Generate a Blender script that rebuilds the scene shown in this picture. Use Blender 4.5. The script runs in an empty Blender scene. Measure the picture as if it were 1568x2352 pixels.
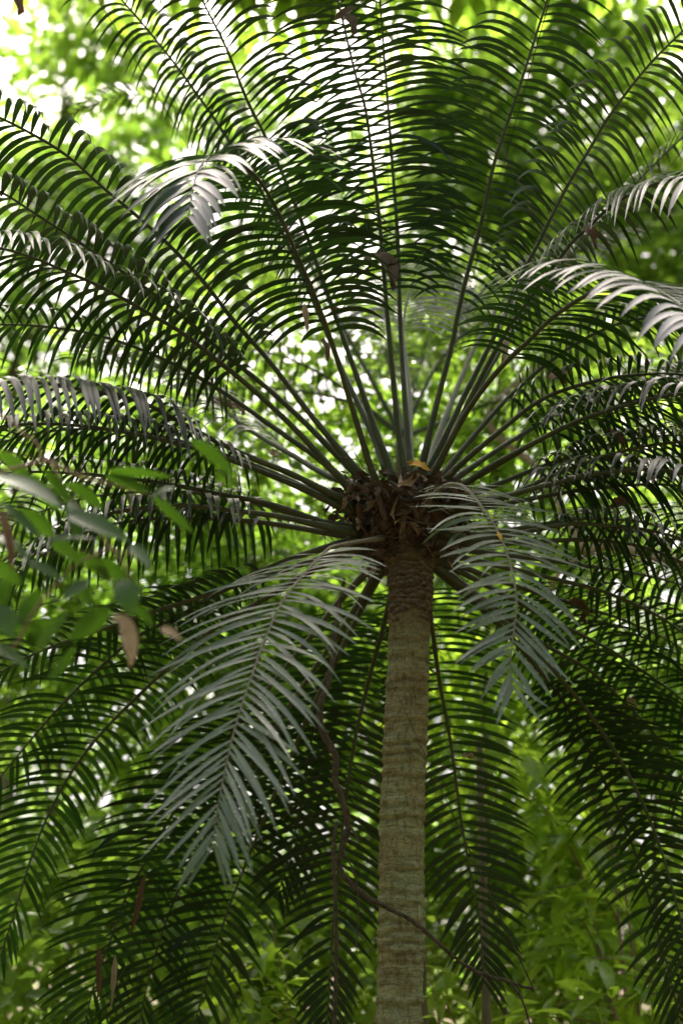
import bpy, math, random
import numpy as np
from mathutils import Vector, Matrix, Quaternion

random.seed(7)
rng = np.random.default_rng(7)
S = bpy.context.scene
COL = S.collection
R = math.radians

# ------------------------------------------------------------------ camera
PITCH = 18.0
LENS = 55.4
CAM_Z = 1.6
cam_d = bpy.data.cameras.new('camera')
cam = bpy.data.objects.new('camera', cam_d)
COL.objects.link(cam)
cam.location = (0, 0, CAM_Z)
cam.rotation_euler = (R(90 + PITCH), 0, 0)
cam_d.sensor_fit = 'VERTICAL'
cam_d.sensor_height = 36.0
cam_d.sensor_width = 24.0
cam_d.lens = LENS
cam_d.clip_start = 0.05
cam_d.clip_end = 2000
cam_d.dof.use_dof = True
cam_d.dof.focus_distance = 6.7
cam_d.dof.aperture_fstop = 1.25
S.camera = cam

# ------------------------------------------------------------------ sky, sun, exposure
SUN_EL, SUN_AZ = 63.0, -6.0          # azimuth from +Y (away from the camera) towards +X
w = bpy.data.worlds.new('World')
S.world = w
w.use_nodes = True
nt = w.node_tree
nt.nodes.clear()
wo = nt.nodes.new('ShaderNodeOutputWorld')
bg = nt.nodes.new('ShaderNodeBackground')
sky = nt.nodes.new('ShaderNodeTexSky')
sky.sky_type = 'NISHITA'
sky.sun_disc = False
sky.sun_elevation = R(SUN_EL)
sky.sun_rotation = R(SUN_AZ)
sky.air_density = 0.4
sky.dust_density = 10.0
sky.ozone_density = 0.0
bg.inputs['Strength'].default_value = 0.15
nt.links.new(sky.outputs[0], bg.inputs[0])
nt.links.new(bg.outputs[0], wo.inputs[0])
sun_d = bpy.data.lights.new('sun', 'SUN')
sun_d.energy = 3.5
sun_d.angle = R(2.0)
sun_d.color = (1.0, 0.93, 0.80)
sun = bpy.data.objects.new('sun', sun_d)
COL.objects.link(sun)
sd = Vector((math.sin(R(SUN_AZ)) * math.cos(R(SUN_EL)), math.cos(R(SUN_AZ)) * math.cos(R(SUN_EL)), math.sin(R(SUN_EL))))
sun.rotation_euler = sd.to_track_quat('Z', 'Y').to_euler()
S.view_settings.view_transform = 'Standard'
S.view_settings.look = 'None'
S.view_settings.exposure = 1.85
S.view_settings.gamma = 1.0
S.view_settings.use_curve_mapping = False
S.cycles.use_denoising = True
S.cycles.max_bounces = 8
S.cycles.diffuse_bounces = 4
S.cycles.glossy_bounces = 3
S.cycles.transmission_bounces = 5
S.cycles.use_fast_gi = False
S.cycles.caustics_reflective = False
S.cycles.caustics_refractive = False

# ------------------------------------------------------------------ pixel -> point (photo measured on a 1568 x 2352 sheet)
FPX = 1176.0 * LENS / 18.0
TR = R(PITCH)
FWD = np.array([0, math.cos(TR), math.sin(TR)])
UPV = np.array([0, -math.sin(TR), math.cos(TR)])
RGT = np.array([1.0, 0, 0])
CAMP = np.array([0, 0, CAM_Z])
Y0 = 6.85                                # horizontal distance of the cycad's trunk

def at(px, py, Y):
    d = FWD + RGT * (px - 784.0) / FPX + UPV * (1176.0 - py) / FPX
    return CAMP + d * (Y / d[1])

def to_px(p):
    q = np.asarray(p) - CAMP
    z = q @ FWD
    return 784 + FPX * (q @ RGT) / z, 1176 - FPX * (q @ UPV) / z

# ------------------------------------------------------------------ materials
def mat(name):
    m = bpy.data.materials.new(name)
    m.use_nodes = True
    n = m.node_tree
    n.nodes.clear()
    out = n.nodes.new('ShaderNodeOutputMaterial')
    return m, n, out

def node(n, t, **kw):
    x = n.nodes.new(t)
    for k, v in kw.items():
        setattr(x, k, v)
    return x

def ramp(n, stops):
    r = n.nodes.new('ShaderNodeValToRGB')
    e = r.color_ramp.elements
    while len(e) < len(stops):
        e.new(0.5)
    for i, (p, c) in enumerate(stops):
        e[i].position = p
        e[i].color = (*c, 1) if len(c) == 3 else c
    return r

def leaf_material(name, top_a, top_b, under, trans, rough=0.38, tfac=0.3, spots=None, spec=0.5, sick=None):
    """two-sided leaf: glossy upper side, paler matt underside, light passing through"""
    m, n, out = mat(name)
    L = n.links.new
    geo = node(n, 'ShaderNodeNewGeometry')
    tc = node(n, 'ShaderNodeTexCoord')
    noi = node(n, 'ShaderNodeTexNoise')
    noi.inputs['Scale'].default_value = 9.0
    noi.inputs['Detail'].default_value = 4.0
    L(tc.outputs['Object'], noi.inputs['Vector'])
    add = node(n, 'ShaderNodeMath', operation='ADD')
    mul = node(n, 'ShaderNodeMath', operation='MULTIPLY')
    mul.inputs[1].default_value = 0.55
    L(noi.outputs['Fac'], mul.inputs[0])
    mul2 = node(n, 'ShaderNodeMath', operation='MULTIPLY')
    mul2.inputs[1].default_value = 0.55
    L(geo.outputs['Random Per Island'], mul2.inputs[0])
    L(mul.outputs[0], add.inputs[0]); L(mul2.outputs[0], add.inputs[1])
    topc = ramp(n, [(0.15, top_a), (0.85, top_b)])
    L(add.outputs[0], topc.inputs['Fac'])
    col = topc.outputs['Color']
    rgh = None
    if spots:
        n2 = node(n, 'ShaderNodeTexNoise')
        n2.inputs['Scale'].default_value = spots[0]
        n2.inputs['Detail'].default_value = 5.0
        n2.inputs['Roughness'].default_value = 0.7
        L(tc.outputs['Object'], n2.inputs['Vector'])
        sr = ramp(n, [(spots[1], (0, 0, 0)), (spots[1] + 0.10, (1, 1, 1))])
        L(n2.outputs['Fac'], sr.inputs['Fac'])
        mx = node(n, 'ShaderNodeMix', data_type='RGBA')
        L(sr.outputs['Color'], mx.inputs['Factor'])
        L(col, mx.inputs['A'])
        mx.inputs['B'].default_value = (*spots[2], 1)
        col = mx.outputs['Result']
        rr = node(n, 'ShaderNodeMapRange')
        rr.inputs['To Min'].default_value = rough
        rr.inputs['To Max'].default_value = min(1, rough + 0.35)
        L(sr.outputs['Color'], rr.inputs['Value'])
        rgh = rr.outputs['Result']
    if sick:
        sk = ramp(n, [(sick[0], (0, 0, 0)), (min(1.0, sick[0] + 0.012), (1, 1, 1))])
        L(geo.outputs['Random Per Island'], sk.inputs['Fac'])
        sm = node(n, 'ShaderNodeMix', data_type='RGBA')
        L(sk.outputs['Color'], sm.inputs['Factor']); L(col, sm.inputs['A'])
        sm.inputs['B'].default_value = (*sick[1], 1)
        col = sm.outputs['Result']
    und = node(n, 'ShaderNodeMix', data_type='RGBA')
    L(geo.outputs['Backfacing'], und.inputs['Factor'])
    L(col, und.inputs['A'])
    und.inputs['B'].default_value = (*under, 1)
    p = node(n, 'ShaderNodeBsdfPrincipled')
    L(und.outputs['Result'], p.inputs['Base Color'])
    if rgh:
        L(rgh, p.inputs['Roughness'])
    else:
        p.inputs['Roughness'].default_value = rough
    sp = node(n, 'ShaderNodeMapRange')
    sp.inputs['To Min'].default_value = spec
    sp.inputs['To Max'].default_value = spec * 0.35
    L(geo.outputs['Backfacing'], sp.inputs['Value'])
    L(sp.outputs['Result'], p.inputs['Specular IOR Level'])
    t = node(n, 'ShaderNodeBsdfTranslucent')
    hv = node(n, 'ShaderNodeHueSaturation')
    hv.inputs['Color'].default_value = (*trans, 1)
    mr = node(n, 'ShaderNodeMapRange')
    mr.inputs['From Min'].default_value = 0.2
    mr.inputs['From Max'].default_value = 0.9
    mr.inputs['To Min'].default_value = 0.35  # wide leaf-to-leaf spread; the dark end puts deep shade into the colour
    mr.inputs['To Max'].default_value = 1.35
    L(add.outputs[0], mr.inputs['Value'])
    L(mr.outputs['Result'], hv.inputs['Value'])
    L(hv.outputs['Color'], t.inputs['Color'])
    ms = node(n, 'ShaderNodeMixShader')
    ms.inputs[0].default_value = tfac
    L(p.outputs[0], ms.inputs[1]); L(t.outputs[0], ms.inputs[2])
    L(ms.outputs[0], out.inputs['Surface'])
    return m

def rough_material(name, stops, scale=8, detail=6, rough=0.85, bump=0.4, bscale=30, stretch=(1, 1, 1)):
    m, n, out = mat(name)
    L = n.links.new
    tc = node(n, 'ShaderNodeTexCoord')
    mp = node(n, 'ShaderNodeMapping')
    mp.inputs['Scale'].default_value = stretch
    L(tc.outputs['Object'], mp.inputs['Vector'])
    a = node(n, 'ShaderNodeTexNoise')
    a.inputs['Scale'].default_value = scale
    a.inputs['Detail'].default_value = detail
    a.inputs['Roughness'].default_value = 0.65
    L(mp.outputs[0], a.inputs['Vector'])
    r = ramp(n, stops)
    L(a.outputs['Fac'], r.inputs['Fac'])
    b = node(n, 'ShaderNodeTexNoise')
    b.inputs['Scale'].default_value = bscale
    b.inputs['Detail'].default_value = 5
    L(mp.outputs[0], b.inputs['Vector'])
    bu = node(n, 'ShaderNodeBump')
    bu.inputs['Strength'].default_value = bump
    bu.inputs['Distance'].default_value = 0.01
    L(b.outputs['Fac'], bu.inputs['Height'])
    p = node(n, 'ShaderNodeBsdfPrincipled')
    p.inputs['Roughness'].default_value = rough
    p.inputs['Specular IOR Level'].default_value = 0.3
    L(r.outputs['Color'], p.inputs['Base Color'])
    L(bu.outputs[0], p.inputs['Normal'])
    L(p.outputs[0], out.inputs['Surface'])
    return m

M = {}
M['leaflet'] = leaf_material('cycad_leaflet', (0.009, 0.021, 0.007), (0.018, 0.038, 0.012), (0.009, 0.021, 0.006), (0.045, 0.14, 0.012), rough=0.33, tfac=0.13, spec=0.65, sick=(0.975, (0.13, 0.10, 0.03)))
M['leaflet_old'] = leaf_material('cycad_leaflet_old', (0.060, 0.100, 0.046), (0.110, 0.158, 0.080), (0.032, 0.055, 0.016), (0.06, 0.14, 0.02), rough=0.33, tfac=0.2, sick=(0.96, (0.17, 0.15, 0.06)), spots=(55, 0.57, (0.36, 0.38, 0.27)), spec=0.95)
M['rachis'] = rough_material('cycad_rachis', [(0.3, (0.026, 0.042, 0.014)), (0.6, (0.050, 0.066, 0.026)), (0.8, (0.10, 0.09, 0.05))], scale=14, rough=0.5, bump=0.15)
M['rachis_old'] = rough_material('cycad_rachis_old', [(0.3, (0.09, 0.10, 0.06)), (0.7, (0.20, 0.19, 0.13))], scale=30, rough=0.6, bump=0.3)
M['bg_lime'] = leaf_material('broad_leaf_lime', (0.08, 0.15, 0.012), (0.15, 0.25, 0.02), (0.12, 0.20, 0.02), (0.38, 0.62, 0.06), rough=0.33, tfac=0.52, spec=0.5)
M['bg_green'] = leaf_material('broad_leaf_green', (0.045, 0.10, 0.012), (0.10, 0.18, 0.02), (0.09, 0.15, 0.02), (0.28, 0.50, 0.05), rough=0.33, tfac=0.5, spec=0.5)
M['bg_deep'] = leaf_material('broad_leaf_deep', (0.03, 0.07, 0.012), (0.06, 0.12, 0.02), (0.06, 0.10, 0.02), (0.20, 0.40, 0.02), rough=0.3, tfac=0.35, spec=0.55)
M['bg_lit'] = leaf_material('broad_leaf_lit', (0.08, 0.16, 0.015), (0.16, 0.28, 0.03), (0.13, 0.22, 0.03), (0.55, 0.80, 0.06), rough=0.28, tfac=0.58, spec=0.6)  # brighter copy of the lime leaf: light put into the colour of dim shrubs
M['bg_yellow'] = leaf_material('broad_leaf_yellow', (0.14, 0.18, 0.03), (0.24, 0.30, 0.05), (0.2, 0.24, 0.05), (0.60, 0.66, 0.05), rough=0.4, tfac=0.5, spec=0.4)
M['fg_leaf'] = leaf_material('near_branch_leaf', (0.016, 0.042, 0.010), (0.04, 0.085, 0.022), (0.030, 0.065, 0.012), (0.12, 0.30, 0.015), rough=0.45, tfac=0.26, spec=0.3, spots=(30, 0.60, (0.12, 0.15, 0.08)))
M['dead'] = leaf_material('dead_leaf', (0.05, 0.030, 0.017), (0.14, 0.09, 0.05), (0.09, 0.06, 0.035), (0.16, 0.08, 0.025), rough=0.7, tfac=0.2, spec=0.2)
M['dead_pale'] = leaf_material('dead_leaf_pale', (0.24, 0.18, 0.11), (0.38, 0.31, 0.22), (0.30, 0.24, 0.16), (0.40, 0.28, 0.14), rough=0.75, tfac=0.25, spec=0.2, spots=(40, 0.55, (0.10, 0.07, 0.04)))
M['dead_yellow'] = leaf_material('dead_leaf_yellow', (0.45, 0.24, 0.03), (0.6, 0.38, 0.06), (0.5, 0.3, 0.06), (0.6, 0.35, 0.05), rough=0.6, tfac=0.25, spec=0.2)
M['litter'] = leaf_material('nest_litter', (0.022, 0.016, 0.011), (0.16, 0.125, 0.09), (0.10, 0.075, 0.05), (0.06, 0.035, 0.015), rough=0.85, tfac=0.1, spec=0.1)
M['vine'] = rough_material('vine_bark', [(0.3, (0.025, 0.02, 0.013)), (0.7, (0.11, 0.09, 0.062))], scale=40, rough=0.95, bump=1.0, bscale=120)
M['twig'] = rough_material('twig_bark', [(0.3, (0.12, 0.085, 0.05)), (0.7, (0.27, 0.2, 0.13))], scale=25, rough=0.85, bump=0.5)
M['bark_pale'] = rough_material('bark_pale', [(0.3, (0.26, 0.20, 0.14)), (0.7, (0.48, 0.41, 0.32))], scale=5, rough=0.9, bump=0.5, bscale=18)
M['bark_dark'] = rough_material('bark_dark', [(0.3, (0.06, 0.055, 0.03)), (0.7, (0.16, 0.145, 0.085))], scale=5, rough=0.9, bump=0.6, bscale=18)
M['ground'] = rough_material('forest_floor', [(0.25, (0.035, 0.025, 0.015)), (0.5, (0.08, 0.055, 0.03)), (0.75, (0.14, 0.10, 0.055))], scale=3, detail=10, rough=0.95, bump=1.0, bscale=12)

def trunk_material():
    m, n, out = mat('cycad_trunk')
    L = n.links.new
    tc = node(n, 'ShaderNodeTexCoord')
    sep = node(n, 'ShaderNodeSeparateXYZ')
    L(tc.outputs['Object'], sep.inputs[0])
    # broad mottling: grey green lichen over tan brown bark
    a = node(n, 'ShaderNodeTexNoise'); a.inputs['Scale'].default_value = 5; a.inputs['Detail'].default_value = 8; a.inputs['Roughness'].default_value = 0.7
    L(tc.outputs['Object'], a.inputs['Vector'])
    base = ramp(n, [(0.30, (0.20, 0.185, 0.105)), (0.46, (0.29, 0.29, 0.17)), (0.58, (0.28, 0.325, 0.19)), (0.74, (0.45, 0.46, 0.32))])
    L(a.outputs['Fac'], base.inputs['Fac'])
    # rings: dark creases from the shape attribute
    at_ = node(n, 'ShaderNodeAttribute'); at_.attribute_name = 'crease'
    # vertical cracks
    mp = node(n, 'ShaderNodeMapping'); mp.inputs['Scale'].default_value = (1.0, 1.0, 7.0)
    dis = node(n, 'ShaderNodeTexNoise'); dis.inputs['Scale'].default_value = 14; dis.inputs['Detail'].default_value = 3
    L(tc.outputs['Object'], dis.inputs['Vector'])
    dv = node(n, 'ShaderNodeVectorMath', operation='SCALE'); dv.inputs['Scale'].default_value = 0.02
    L(dis.outputs['Color'], dv.inputs[0])
    da = node(n, 'ShaderNodeVectorMath', operation='ADD')
    L(tc.outputs['Object'], da.inputs[0]); L(dv.outputs[0], da.inputs[1])
    L(da.outputs[0], mp.inputs['Vector'])
    # fine horizontal wrinkles
    vo = node(n, 'ShaderNodeTexNoise'); vo.inputs['Scale'].default_value = 13; vo.inputs['Detail'].default_value = 6; vo.inputs['Roughness'].default_value = 0.7
    L(mp.outputs[0], vo.inputs['Vector'])
    cr0 = ramp(n, [(0.34, (0.30, 0.27, 0.22)), (0.50, (0.95, 0.95, 0.95)), (0.66, (1.25, 1.22, 1.1))])
    L(vo.outputs['Fac'], cr0.inputs['Fac'])
    # short vertical cracks
    mpv = node(n, 'ShaderNodeMapping'); mpv.inputs['Scale'].default_value = (48, 48, 15)
    L(da.outputs[0], mpv.inputs['Vector'])
    vv = node(n, 'ShaderNodeTexNoise'); vv.inputs['Scale'].default_value = 1.0; vv.inputs['Detail'].default_value = 3
    L(mpv.outputs[0], vv.inputs['Vector'])
    crv = ramp(n, [(0.36, (0.38, 0.34, 0.3)), (0.46, (1, 1, 1))])
    L(vv.outputs['Fac'], crv.inputs['Fac'])
    cr = node(n, 'ShaderNodeMix', data_type='RGBA', blend_type='MULTIPLY'); cr.inputs['Factor'].default_value = 0.8
    L(cr0.outputs['Color'], cr.inputs['A']); L(crv.outputs['Color'], cr.inputs['B'])
    fine = node(n, 'ShaderNodeTexNoise'); fine.inputs['Scale'].default_value = 75; fine.inputs['Detail'].default_value = 6; fine.inputs['Roughness'].default_value = 0.75
    L(tc.outputs['Object'], fine.inputs['Vector'])
    fr = ramp(n, [(0.33, (0.45, 0.42, 0.38)), (0.62, (1.15, 1.15, 1.12))])
    L(fine.outputs['Fac'], fr.inputs['Fac'])
    m1 = node(n, 'ShaderNodeMix', data_type='RGBA', blend_type='MULTIPLY'); m1.inputs['Factor'].default_value = 0.68
    L(base.outputs['Color'], m1.inputs['A']); L(cr.outputs['Result'], m1.inputs['B'])
    m2 = node(n, 'ShaderNodeMix', data_type='RGBA', blend_type='MULTIPLY'); m2.inputs['Factor'].default_value = 0.75
    L(m1.outputs['Result'], m2.inputs['A']); L(fr.outputs['Color'], m2.inputs['B'])
    # older brown bark towards the leaf bases near the top
    mr = node(n, 'ShaderNodeMapRange'); mr.inputs['From Min'].default_value = 3.12; mr.inputs['From Max'].default_value = 3.42
    zz = node(n, 'ShaderNodeMath', operation='ADD')
    zn = node(n, 'ShaderNodeMath', operation='MULTIPLY_ADD'); zn.inputs[1].default_value = 0.5; zn.inputs[2].default_value = -0.25
    L(a.outputs['Fac'], zn.inputs[0]); L(zn.outputs[0], zz.inputs[0]); L(sep.outputs['Z'], zz.inputs[1])
    L(zz.outputs[0], mr.inputs['Value'])
    m3 = node(n, 'ShaderNodeMix', data_type='RGBA', blend_type='MULTIPLY')
    L(mr.outputs['Result'], m3.inputs['Factor'])
    L(m2.outputs['Result'], m3.inputs['A']); m3.inputs['B'].default_value = (0.46, 0.40, 0.31, 1)
    m4 = node(n, 'ShaderNodeMix', data_type='RGBA', blend_type='MULTIPLY')
    L(at_.outputs['Fac'], m4.inputs['Factor'])
    L(m3.outputs['Result'], m4.inputs['A']); m4.inputs['B'].default_value = (0.62, 0.56, 0.48, 1)
    p = node(n, 'ShaderNodeBsdfPrincipled'); p.inputs['Roughness'].default_value = 0.9; p.inputs['Specular IOR Level'].default_value = 0.2
    L(m4.outputs['Result'], p.inputs['Base Color'])
    bu = node(n, 'ShaderNodeBump'); bu.inputs['Strength'].default_value = 0.7; bu.inputs['Distance'].default_value = 0.008
    mh = node(n, 'ShaderNodeMath', operation='MULTIPLY'); L(fine.outputs['Fac'], mh.inputs[0]); L(cr.outputs['Result'], mh.inputs[1])
    L(mh.outputs[0], bu.inputs['Height'])
    L(bu.outputs[0], p.inputs['Normal'])
    L(p.outputs[0], out.inputs['Surface'])
    return m
M['trunk'] = trunk_material()

# ------------------------------------------------------------------ mesh helpers
def link(name, verts, faces, m, parent=None, smooth=True, origin=None):
    me = bpy.data.meshes.new(name)
    v = np.asarray(verts, dtype=np.float32).reshape(-1, 3)
    if origin is not None:
        v = v - np.asarray(origin, dtype=np.float32)
    f = np.asarray(faces, dtype=np.int32)
    k = f.shape[1]
    me.vertices.add(len(v)); me.vertices.foreach_set('co', v.ravel())
    me.loops.add(f.size); me.loops.foreach_set('vertex_index', f.ravel())
    me.polygons.add(len(f)); me.polygons.foreach_set('loop_start', np.arange(0, f.size, k, dtype=np.int32))
    me.update(calc_edges=True)
    if smooth:
        me.polygons.foreach_set('use_smooth', np.ones(len(f), dtype=bool))
    me.validate()
    me.materials.append(m)
    o = bpy.data.objects.new(name, me)
    COL.objects.link(o)
    if parent is not None:
        o.parent = parent
    if origin is not None:
        o.location = tuple(float(c) for c in origin)
    return o

def empty(name, loc=(0, 0, 0)):
    o = bpy.data.objects.new(name, None)
    o.empty_display_size = 0.1
    o.location = tuple(float(c) for c in loc)
    COL.objects.link(o)
    return o

def tag(o, label=None, cat=None, group=None, kind=None):
    if label: o['label'] = label
    if cat: o['category'] = cat
    if group: o['group'] = group
    if kind: o['kind'] = kind
    return o

def nrm(a):
    a = np.asarray(a, dtype=float)
    return a / np.maximum(np.linalg.norm(a, axis=-1, keepdims=True), 1e-9)

def spline(P, n):
    """Catmull-Rom through P, resampled evenly"""
    P = np.asarray(P, dtype=float)
    Q = np.vstack([2 * P[0] - P[1], P, 2 * P[-1] - P[-2]])
    out = []
    for i in range(1, len(Q) - 2):
        p0, p1, p2, p3 = Q[i - 1], Q[i], Q[i + 1], Q[i + 2]
        t = np.linspace(0, 1, 14, endpoint=False)[:, None]
        out.append(0.5 * (2 * p1 + (p2 - p0) * t + (2 * p0 - 5 * p1 + 4 * p2 - p3) * t ** 2 + (3 * p1 - p0 - 3 * p2 + p3) * t ** 3))
    out = np.vstack(out + [P[-1:]])
    # light smoothing against measuring noise
    for _ in range(6):
        out[1:-1] = 0.25 * out[:-2] + 0.5 * out[1:-1] + 0.25 * out[2:]
    d = np.r_[0, np.cumsum(np.linalg.norm(np.diff(out, axis=0), axis=1))]
    s = np.linspace(0, d[-1], n)
    return np.stack([np.interp(s, d, out[:, k]) for k in range(3)], 1), d[-1]

def frames(C):
    T = nrm(np.gradient(C, axis=0))
    A = np.zeros_like(T)
    ref = np.array([0.13, 0.2, 1.0]) if abs(T[0][2]) < 0.9 else np.array([1.0, 0.1, 0])
    a = nrm(np.cross(T[0], ref))
    for i in range(len(T)):
        a = nrm(a - T[i] * (a @ T[i]))
        A[i] = a
    return T, A, np.cross(T, A)

def tube_arrays(C, rad, sides=8, jitter=0.0):
    C = np.asarray(C, dtype=float)
    n = len(C)
    T, A, B = frames(C)
    th = np.linspace(0, 2 * math.pi, sides, endpoint=False)
    rr = np.asarray(rad)[:, None] * (1 + jitter * rng.standard_normal((n, sides)))
    V = C[:, None, :] + rr[..., None] * (np.cos(th)[None, :, None] * A[:, None, :] + np.sin(th)[None, :, None] * B[:, None, :])
    i = np.arange(n - 1)[:, None] * sides
    j = np.arange(sides)[None, :]
    k = (j + 1) % sides
    F = np.stack([i + j, i + k, i + sides + k, i + sides + j], -1).reshape(-1, 4)
    V = V.reshape(-1, 3)
    # end caps as squeezed quads to a centre point
    e0 = len(V)
    V = np.vstack([V, C[:1], C[-1:]])
    caps = []
    for q in range(0, sides, 2):
        caps.append((e0, (q + 2) % sides, q + 1, q))
        b = (n - 1) * sides
        caps.append((e0 + 1, b + q, b + q + 1, b + (q + 2) % sides))
    return V, np.vstack([F, np.array(caps)])

def merge(parts):
    vs, fs, o = [], [], 0
    for v, f in parts:
        vs.append(v); fs.append(f + o); o += len(v)
    return np.vstack(vs), np.vstack(fs)

def tube(name, pts, r0, r1, m, parent=None, n=24, sides=8, jitter=0.0, origin=None, bulge=0.0):
    C, ln = spline(pts, n)
    t = np.linspace(0, 1, n)
    rad = r0 + (r1 - r0) * t
    if bulge:
        rad = rad * (1 + bulge * rng.standard_normal(n))
    V, F = tube_arrays(C, rad, sides, jitter)
    return link(name, V, F, m, parent, origin=origin)

# ------------------------------------------------------------------ leaf blades
NS = 8   # segments along a leaflet
PROF = np.array([0.34, 0.72, 0.93, 1.0, 0.97, 0.87, 0.68, 0.40, 0.03])

def leaflets(P, D0, Bn, Ln, Wd, droop, fold=0.25, twist=None, sweep=None, drop_pow=1.25):
    """ribbons: base P, start direction D0, blade normal Bn; returns verts (n, (NS+1)*3, 3)"""
    n = len(P)
    Zd = np.array([0, 0, -1.0])
    pos = P.copy()
    V = np.zeros((n, NS + 1, 3, 3))
    for k in range(NS + 1):
        s = k / NS
        d = D0 + droop[:, None] * (s ** drop_pow) * Zd
        if sweep is not None:
            d = d + sweep * s
        d = nrm(d)
        wv = np.cross(d, Bn)
        wv = nrm(wv)
        nn = np.cross(wv, d)
        if twist is not None:
            a = (twist * s)[:, None]
            wv, nn = wv * np.cos(a) + nn * np.sin(a), nn * np.cos(a) - wv * np.sin(a)
        hw = (0.5 * Wd * PROF[k])[:, None]
        V[:, k, 0] = pos - wv * hw + nn * hw * fold
        V[:, k, 1] = pos
        V[:, k, 2] = pos + wv * hw + nn * hw * fold
        if k < NS:
            pos = pos + d * (Ln / NS)[:, None]
    return V.reshape(n, -1, 3)

_f = []
for k in range(NS):
    a = k * 3
    _f += [(a, a + 1, a + 4, a + 3), (a + 1, a + 2, a + 5, a + 4)]
LEAFLET_F = np.array(_f)

FRONDS = {}

def frond(cycad, name, pts, dys, t0=0.38, Lmax=0.45, width=0.0225, spacing=0.0405, roll=0.0, lift=0.20, droop=1.3,
          old=False, single=False, label=None, ang=(5, 19, 58), r=0.0148, gap=0.035, tipd=0.0):
    """pts: pixel track of the midrib from the crown outward; dys: depth from the trunk (m), same length or 3 (base, mid, tip)"""
    pts = [tuple(map(float, p[:2])) for p in pts]
    px = np.array(pts)
    s = np.r_[0, np.cumsum(np.linalg.norm(np.diff(px, axis=0), axis=1))]
    s /= s[-1]
    if len(dys) == 3 and len(pts) != 3:
        a, b, c = dys
        q = a * (1 - s) * (1 - 2 * s) + b * 4 * s * (1 - s) + c * s * (2 * s - 1)
    else:
        q = np.array(dys, dtype=float)
    P3 = np.array([at(p[0], p[1], Y0 + d) for p, d in zip(pts, q)])
    n = 60
    C, ln = spline(P3, n)
    T = nrm(np.gradient(C, axis=0))
    # horizontal outward direction of the whole frond
    H = C[int(n * 0.8)] - C[0]; H[2] = 0
    H = nrm(H)
    Sd = np.cross(H, [0, 0, 1.0])[None, :] - T * (T @ np.cross(H, [0, 0, 1.0]))[:, None]
    Sd = nrm(Sd)
    N = np.cross(Sd, T)
    ra = R(roll)
    Sd, N = Sd * math.cos(ra) + N * math.sin(ra), N * math.cos(ra) - Sd * math.sin(ra)
    t = np.linspace(0, 1, n)
    rad = r * (0.7 * np.exp(-t * 16) + 1.0 - 0.78 * t ** 1.1)
    rad = rad * (1 + rng.normal(0, .025, n))
    V, F = tube_arrays(C, rad, 7, .03)
    fo = link('frond', V, F, M['rachis_old' if old else 'rachis'], cycad)
    if label: fo['label'] = label
    FRONDS[name] = (C, N, Sd)
    # leaflets
    usable = ln * (1 - t0)
    k = int(usable / spacing)
    allV = []
    for side in (-1, 1):
        tt = t0 + (1 - t0) * (np.arange(k) + 0.5 + 0.25 * side + rng.uniform(-0.13, 0.13, k)) / k
        tt = np.clip(tt, t0, 0.995)
        keep = rng.uniform(0, 1, k) > gap
        tt = tt[keep]
        u = (tt - t0) / (1 - t0)
        fi = tt * (n - 1)
        def samp(A):
            return np.stack([np.interp(fi, np.arange(n), A[:, c]) for c in range(3)], 1)
        p = samp(C); tg = nrm(samp(T)); nn = nrm(samp(N)); sd_ = nrm(samp(Sd))
        a = np.radians(np.interp(u, [0, 0.72, 1.0], ang) + rng.normal(0, 1.8, len(u)))
        d0 = sd_ * side * np.cos(a)[:, None] + tg * np.sin(a)[:, None] + nn * (lift + rng.normal(0, 0.035, len(u)))[:, None]
        d0 = nrm(d0)
        env = np.interp(u, [0, 0.08, 0.25, 0.6, 0.85, 1.0], [0.55, 0.78, 1.0, 0.97, 0.72, 0.42])
        Ln = Lmax * env * rng.uniform(0.88, 1.06, len(u)) * np.where(rng.uniform(0, 1, len(u)) < 0.03, rng.uniform(.35, .8, len(u)), 1.0)
        Wd = width * np.interp(u, [0, 0.2, 0.9, 1.0], [0.85, 1, 1, 0.85]) * rng.uniform(0.9, 1.1, len(u))
        dr = droop * rng.uniform(0.87, 1.13, len(u)) * np.interp(u, [0, 0.7, 1], [1.1, 1.0, 0.6])
        tw = side * rng.normal(0.0, 0.13, len(u))
        odd = rng.uniform(0, 1, len(u)) < 0.045          # a few bent or twisted ones
        tw = tw + odd * rng.normal(0, 1.0, len(u))
        dr = dr + odd * rng.uniform(0, 1.0, len(u))
        if old:                                           # weathered fronds are less even
            dr = dr + rng.normal(0, .22, len(u)); tw = tw + rng.normal(0, .30, len(u))
            d0 = nrm(d0 + rng.normal(0, .07, d0.shape)); Ln = Ln * rng.uniform(.82, 1.05, len(u))
        rr = np.interp(tt, t, rad)
        base = p + nn * (rr * 0.5)[:, None] + sd_ * (side * rr * 0.4)[:, None]
        # wv = d x Bn: make the top face look along +Bn on both sides
        allV.append(leaflets(base, d0, nn, Ln, Wd, dr, fold=0.22, twist=tw))
    LV = np.vstack(allV)
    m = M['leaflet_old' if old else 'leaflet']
    if single:
        for v in LV:
            link('leaflet', v, LEAFLET_F, m, fo, origin=v[1])
    else:
        nv = LV.shape[1]
        F = (LEAFLET_F[None] + (np.arange(len(LV)) * nv)[:, None, None]).reshape(-1, 4)
        lo = link('leaflets', LV.reshape(-1, 3), F, m, fo)
        lo['kind'] = 'stuff'
    return fo

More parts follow.
